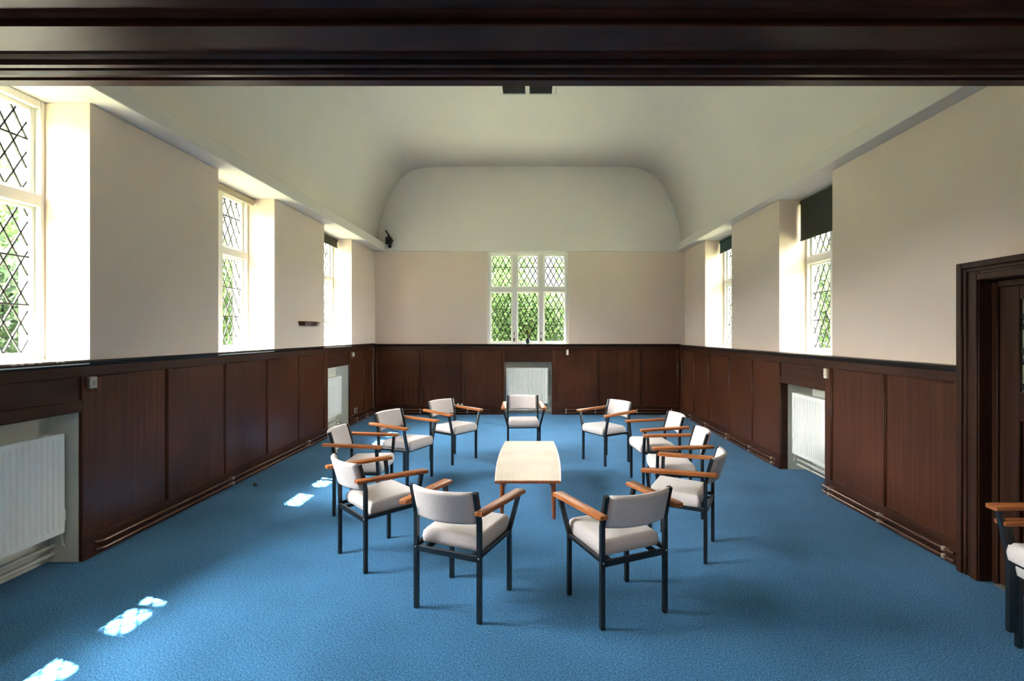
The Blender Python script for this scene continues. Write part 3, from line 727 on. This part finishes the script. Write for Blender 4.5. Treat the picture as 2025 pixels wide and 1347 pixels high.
# vase on the end wall sill
vz = CB+.004
vs = empty('flower_vase', (-.12, 10.072, vz)); tag(vs, 'dark round glass vase on the end wall window sill', 'vase')
bm = bmesh.new(); lathe(bm, [(.020,0), (.026,.004), (.040,.035), (.048,.065), (.046,.09), (.032,.108), (.026,.115), (.029,.122), (.024,.12), (.022,.10)], 24); link('vase_body', bm, M['vase'], vs, True)
fl_ = empty('flower_bunch', (-.12, 10.072, vz+.102)); tag(fl_, 'bunch of yellow-green stems and flowers in the dark vase', 'flowers')
bm = bmesh.new(); tips = []
for i in range(16):
    a = random.uniform(0, 2*PI); r_ = random.uniform(.01, .085); h = random.uniform(.11, .24)
    p = Vector((r_*math.cos(a), r_*math.sin(a)*.5-.01, h)); tips.append(p)
    tube(bm, [(.009*math.cos(a), .009*math.sin(a), 0), (.012*math.cos(a), .012*math.sin(a), .035), (p.x*.6, p.y*.6, h*.65), p], .0020, 5)
link('stem', bm, M['stem'], fl_)
bm = bmesh.new()
for p in tips:
    for k in range(16):
        c = p + Vector((random.gauss(0,.012), random.gauss(0,.008), random.uniform(-.05,.01))); d = Vector((random.uniform(-1,1), random.uniform(-1,1), random.uniform(-.6,1))).normalized()
        s = d.cross(Vector((0,0,1.01))).normalized()*.006; L = d*.036
        bm.faces.new([bm.verts.new(v) for v in (c, c+L*.5+s, c+L, c+L*.5-s)])
link('leaf_spray', bm, M['leafY'], fl_)
bm = bmesh.new()
for p in tips[:9]: bmesh.ops.create_icosphere(bm, subdivisions=1, radius=random.uniform(.007,.012), matrix=Matrix.Translation(p))
link('flower_head', bm, M['petal'], fl_)
# little dark stop on the carpet
bm = bmesh.new(); lathe(bm, [(.016,0), (.018,.006), (.015,.022), (.008,.028)], 14)
o = link('door_stop', bm, M['blackplastic'], None, 40); o.location = (-3.02, 5.35, .001); tag(o, 'tiny black stop lying on the carpet near the brown pipes', 'door stop')

# ------------------------------------------------------------------ outside
bm = bmesh.new(); bbox(bm, (-60, -30, -.9), (60, 90, -.55)); tag(link('lawn', bm, M['soil']), 'green lawn outside the windows', kind='structure')
SUN = Vector((1.27, -.47, -2.29)).normalized()          # direction the light travels
def sunlit(p):
    """True when a leaf at p would shade one of the low strips of glass that let the sun in"""
    t = (-3.645-p.x)/SUN.x
    if t < 0: return False
    q = p + SUN*t
    if not (q.z < 2.66): return False
    return any(a-.25 < q.y < b+.25 for a, b in WL)
def tree(label, x, y, h, r, zc, nleaf, mat, name='tree', cat='tree', rz=None, size=.2, core=True, trunk=True, gap=False, group=None):
    z0 = -.55
    root = empty(name, (x, y, z0)); tag(root, label, cat, group)
    rnd = random.Random(int((x*131+y*17+h*7)*100))
    rz = rz or r
    if trunk:
        bm = bmesh.new(); tube(bm, [(0,0,0), (.05,.02,(zc-z0)*.5), (0,.05,zc-z0)], [.16*min(1.3, r/2), .12*min(1.3, r/2), .05], 10)
        for k in range(5):
            a = k*2.4; tube(bm, [(0.02,.02,(zc-z0)*.55), (r*.4*math.cos(a), r*.4*math.sin(a), (zc-z0)*.9), (r*.7*math.cos(a), r*.7*math.sin(a), zc-z0+rz*.3)], [.06,.045,.015], 6)
        link('trunk', bm, M['bark'], root, True)
    blobs = [(Vector((0,0,0)), 1.0)] + [(Vector((rnd.uniform(-.6,.6), rnd.uniform(-.6,.6), rnd.uniform(-.55,.6))), rnd.uniform(.35,.6)) for _ in range(9)]
    vs, fs = [], []
    for i in range(nleaf):
        c, k = blobs[rnd.randrange(len(blobs))] if rnd.random() > .35 else blobs[0]
        d = Vector((rnd.gauss(0,1), rnd.gauss(0,1), rnd.gauss(0,1))).normalized()*(rnd.random()**.28)*k
        if c.length == 0: d *= .8
        p = Vector(((c.x+d.x)*r, (c.y+d.y)*r, zc-z0+(c.z+d.z)*rz))
        if p.z < .02: continue
        w = p + Vector((x, y, z0))
        if gap and sunlit(w): continue
        n_ = Vector((rnd.gauss(0,1), rnd.gauss(0,1), rnd.gauss(.4,1))).normalized(); s = n_.orthogonal().normalized(); t = n_.cross(s)
        a = rnd.uniform(0, 6.28); s, t = s*math.cos(a)+t*math.sin(a), t*math.cos(a)-s*math.sin(a)
        L = size*rnd.uniform(.6,1.3); b = len(vs)
        vs += [p-s*L*.5, p+t*L*.28, p+s*L*.5, p-t*L*.28]; fs.append((b, b+1, b+2, b+3))
    me = bpy.data.meshes.new('crown'); me.from_pydata([tuple(v) for v in vs], [], fs); me.materials.append(mat)
    o = bpy.data.objects.new('crown', me); COL.objects.link(o); o.parent = root
G_ = 'trees outside the windows'
# trees added as sun blockers; each crown is trimmed to pass a low strip
for k, (a, b) in enumerate(WL):
    p = Vector((-3.645, (a+b)/2, 3.02)) - SUN*6.5
    tree('slim tree added to block sun over the %s window' % ('beam-side', 'beige blind', 'corner')[k], p.x, p.y, 8, 1.12, p.z, 9000, M['leafD'], rz=1.12, size=.24, gap=True, group=G_)
for x, y, r, zc, mt, lab in ((-11.8,9.2,2.4,2.3,'leafD','dense shrub seen through the window beside the beam'), (-10.5,14.8,2.5,2.6,'leaf','dense shrub seen through the beige blind window'), (-10.4,20.8,2.4,2.3,'leafD','dense shrub beyond the corner window'), (-17.5,14.0,3.8,4.6,'leaf','tall pale shrub behind the dense ones'), (-16.5,22.5,3.2,3.6,'leaf','tall pale shrub beyond the corner window')):
    tree(lab, x, y, 4, r, zc, 6500, M[mt], name='garden_shrub', cat='shrub', size=.22, trunk=True, group='shrubs outside the windows')
for x, y, r, zc, mt, lab in ((-4.8,18.5,2.2,2.0,'leaf','bushy tree at one side of the end window'), (-.3,19,2.1,2.0,'leaf','bushy tree in the middle of the end window'), (4.3,19,2.2,2.0,'leafD','darker bushy tree in the end window'), (-3.6,29,3.4,4.4,'leaf','tree behind the gap in the end window'), (4.6,29,3.4,4.9,'leaf','taller tree behind the darker one in the end window')):
    tree(lab, x, y, 5, r, zc, 15000 if y < 25 else 12000, M[mt], size=.15 if y < 25 else .24, group=G_)
for x, y, r, zc, mt, lab in ((8.2,12.0,2.1,2.0,'leaf','bushy tree beyond the olive blind window'), (9.4,18.0,2.5,2.4,'leafD','darker tree beyond the teal blind window'), (15.5,20.5,3.2,4.0,'leaf','tall tree behind the bushy ones on the door side')):
    tree(lab, x, y, 5, r, zc, 7500, M[mt], size=.20, group=G_)

# ------------------------------------------------------------------ light
sun = bpy.data.lights.new('sun', 'SUN'); sun.energy = 120; sun.angle = math.radians(.5); sun.color = (1, .95, .86)
so = bpy.data.objects.new('sun', sun); COL.objects.link(so); so.location = (-14, 6, 16); so.rotation_euler = SUN.to_track_quat('-Z', 'Y').to_euler()
hz = bpy.data.lights.new('bright_haze', 'SUN'); hz.energy = 30; hz.angle = math.radians(24); hz.color = (1, .975, .93)
ho = bpy.data.objects.new('bright_haze', hz); COL.objects.link(ho); ho.location = (-15, 6, 17); ho.rotation_euler = so.rotation_euler
wd = bpy.data.worlds.new('sky'); SC.world = wd; wd.use_nodes = True; nt = wd.node_tree
bg = nt.nodes['Background']
tc = N(nt, 'ShaderNodeTexCoord'); sx = N(nt, 'ShaderNodeSeparateXYZ'); nt.links.new(tc.outputs['Generated'], sx.inputs['Vector'])
cr = N(nt, 'ShaderNodeValToRGB'); e = cr.color_ramp.elements
e[0].position = .0; e[0].color = (1.0,.97,.91,1); e[1].position = 1; e[1].color = (.85,.90,.95,1)
nt.links.new(sx.outputs['Z'], cr.inputs['Fac']); nt.links.new(cr.outputs['Color'], bg.inputs['Color'])
bg.inputs['Strength'].default_value = 0.9
# the bright overcast sky on each side of the hall, as very wide sun lamps: (name, direction of travel, irradiance, angle, colour)
for nm, d, en, an, c in (('sky_light', (1, .10, -.62), 38, 52, (1, .985, .96)), ('sky_light', (-1, .15, -.55), 21, 60, (1, .98, .94)), ('sky_light', (.1, -1, -.5), 15, 60, (1, .985, .95)), ('sky_light', (.05, 1, -.6), 22, 60, (1, .99, .97)), ('sky_light', (.02, .02, -1), 12, 80, (.92, .96, 1))):
    l = bpy.data.lights.new(nm, 'SUN'); l.energy = en; l.angle = math.radians(an); l.color = c
    o = bpy.data.objects.new(nm, l); COL.objects.link(o); o.location = Vector((0, 5, 9)) - Vector(d)*8; o.rotation_euler = Vector(d).to_track_quat('-Z', 'Y').to_euler()
# soft fill light added in the lobby, where no lamp is known
al = bpy.data.lights.new('lobby_fill', 'AREA'); al.energy = 26; al.size = 2.2; al.color = (1,.93,.82)
ao = bpy.data.objects.new('lobby_fill', al); COL.objects.link(ao); ao.location = (0, -1.0, 3.05)

# ------------------------------------------------------------------ camera
cam = bpy.data.cameras.new('camera'); co = bpy.data.objects.new('camera', cam); COL.objects.link(co); SC.camera = co
co.location = (0, 0, 1.65); co.rotation_euler = (PI/2, 0, 0)
cam.sensor_fit = 'HORIZONTAL'; cam.sensor_width = 36; cam.lens = 975/2025*36
cam.shift_x = -42.5/2025; cam.shift_y = -13.5/2025; cam.clip_start = .05; cam.clip_end = 200

SC.view_settings.view_transform = 'Standard'; SC.view_settings.look = 'None'; SC.view_settings.exposure = .97; SC.view_settings.gamma = 1
cy = SC.cycles
cy.max_bounces = 10; cy.diffuse_bounces = 6; cy.glossy_bounces = 4; cy.transparent_max_bounces = 12; cy.transmission_bounces = 4
cy.use_denoising = True; cy.sample_clamp_indirect = 8; cy.caustics_reflective = False; cy.caustics_refractive = False
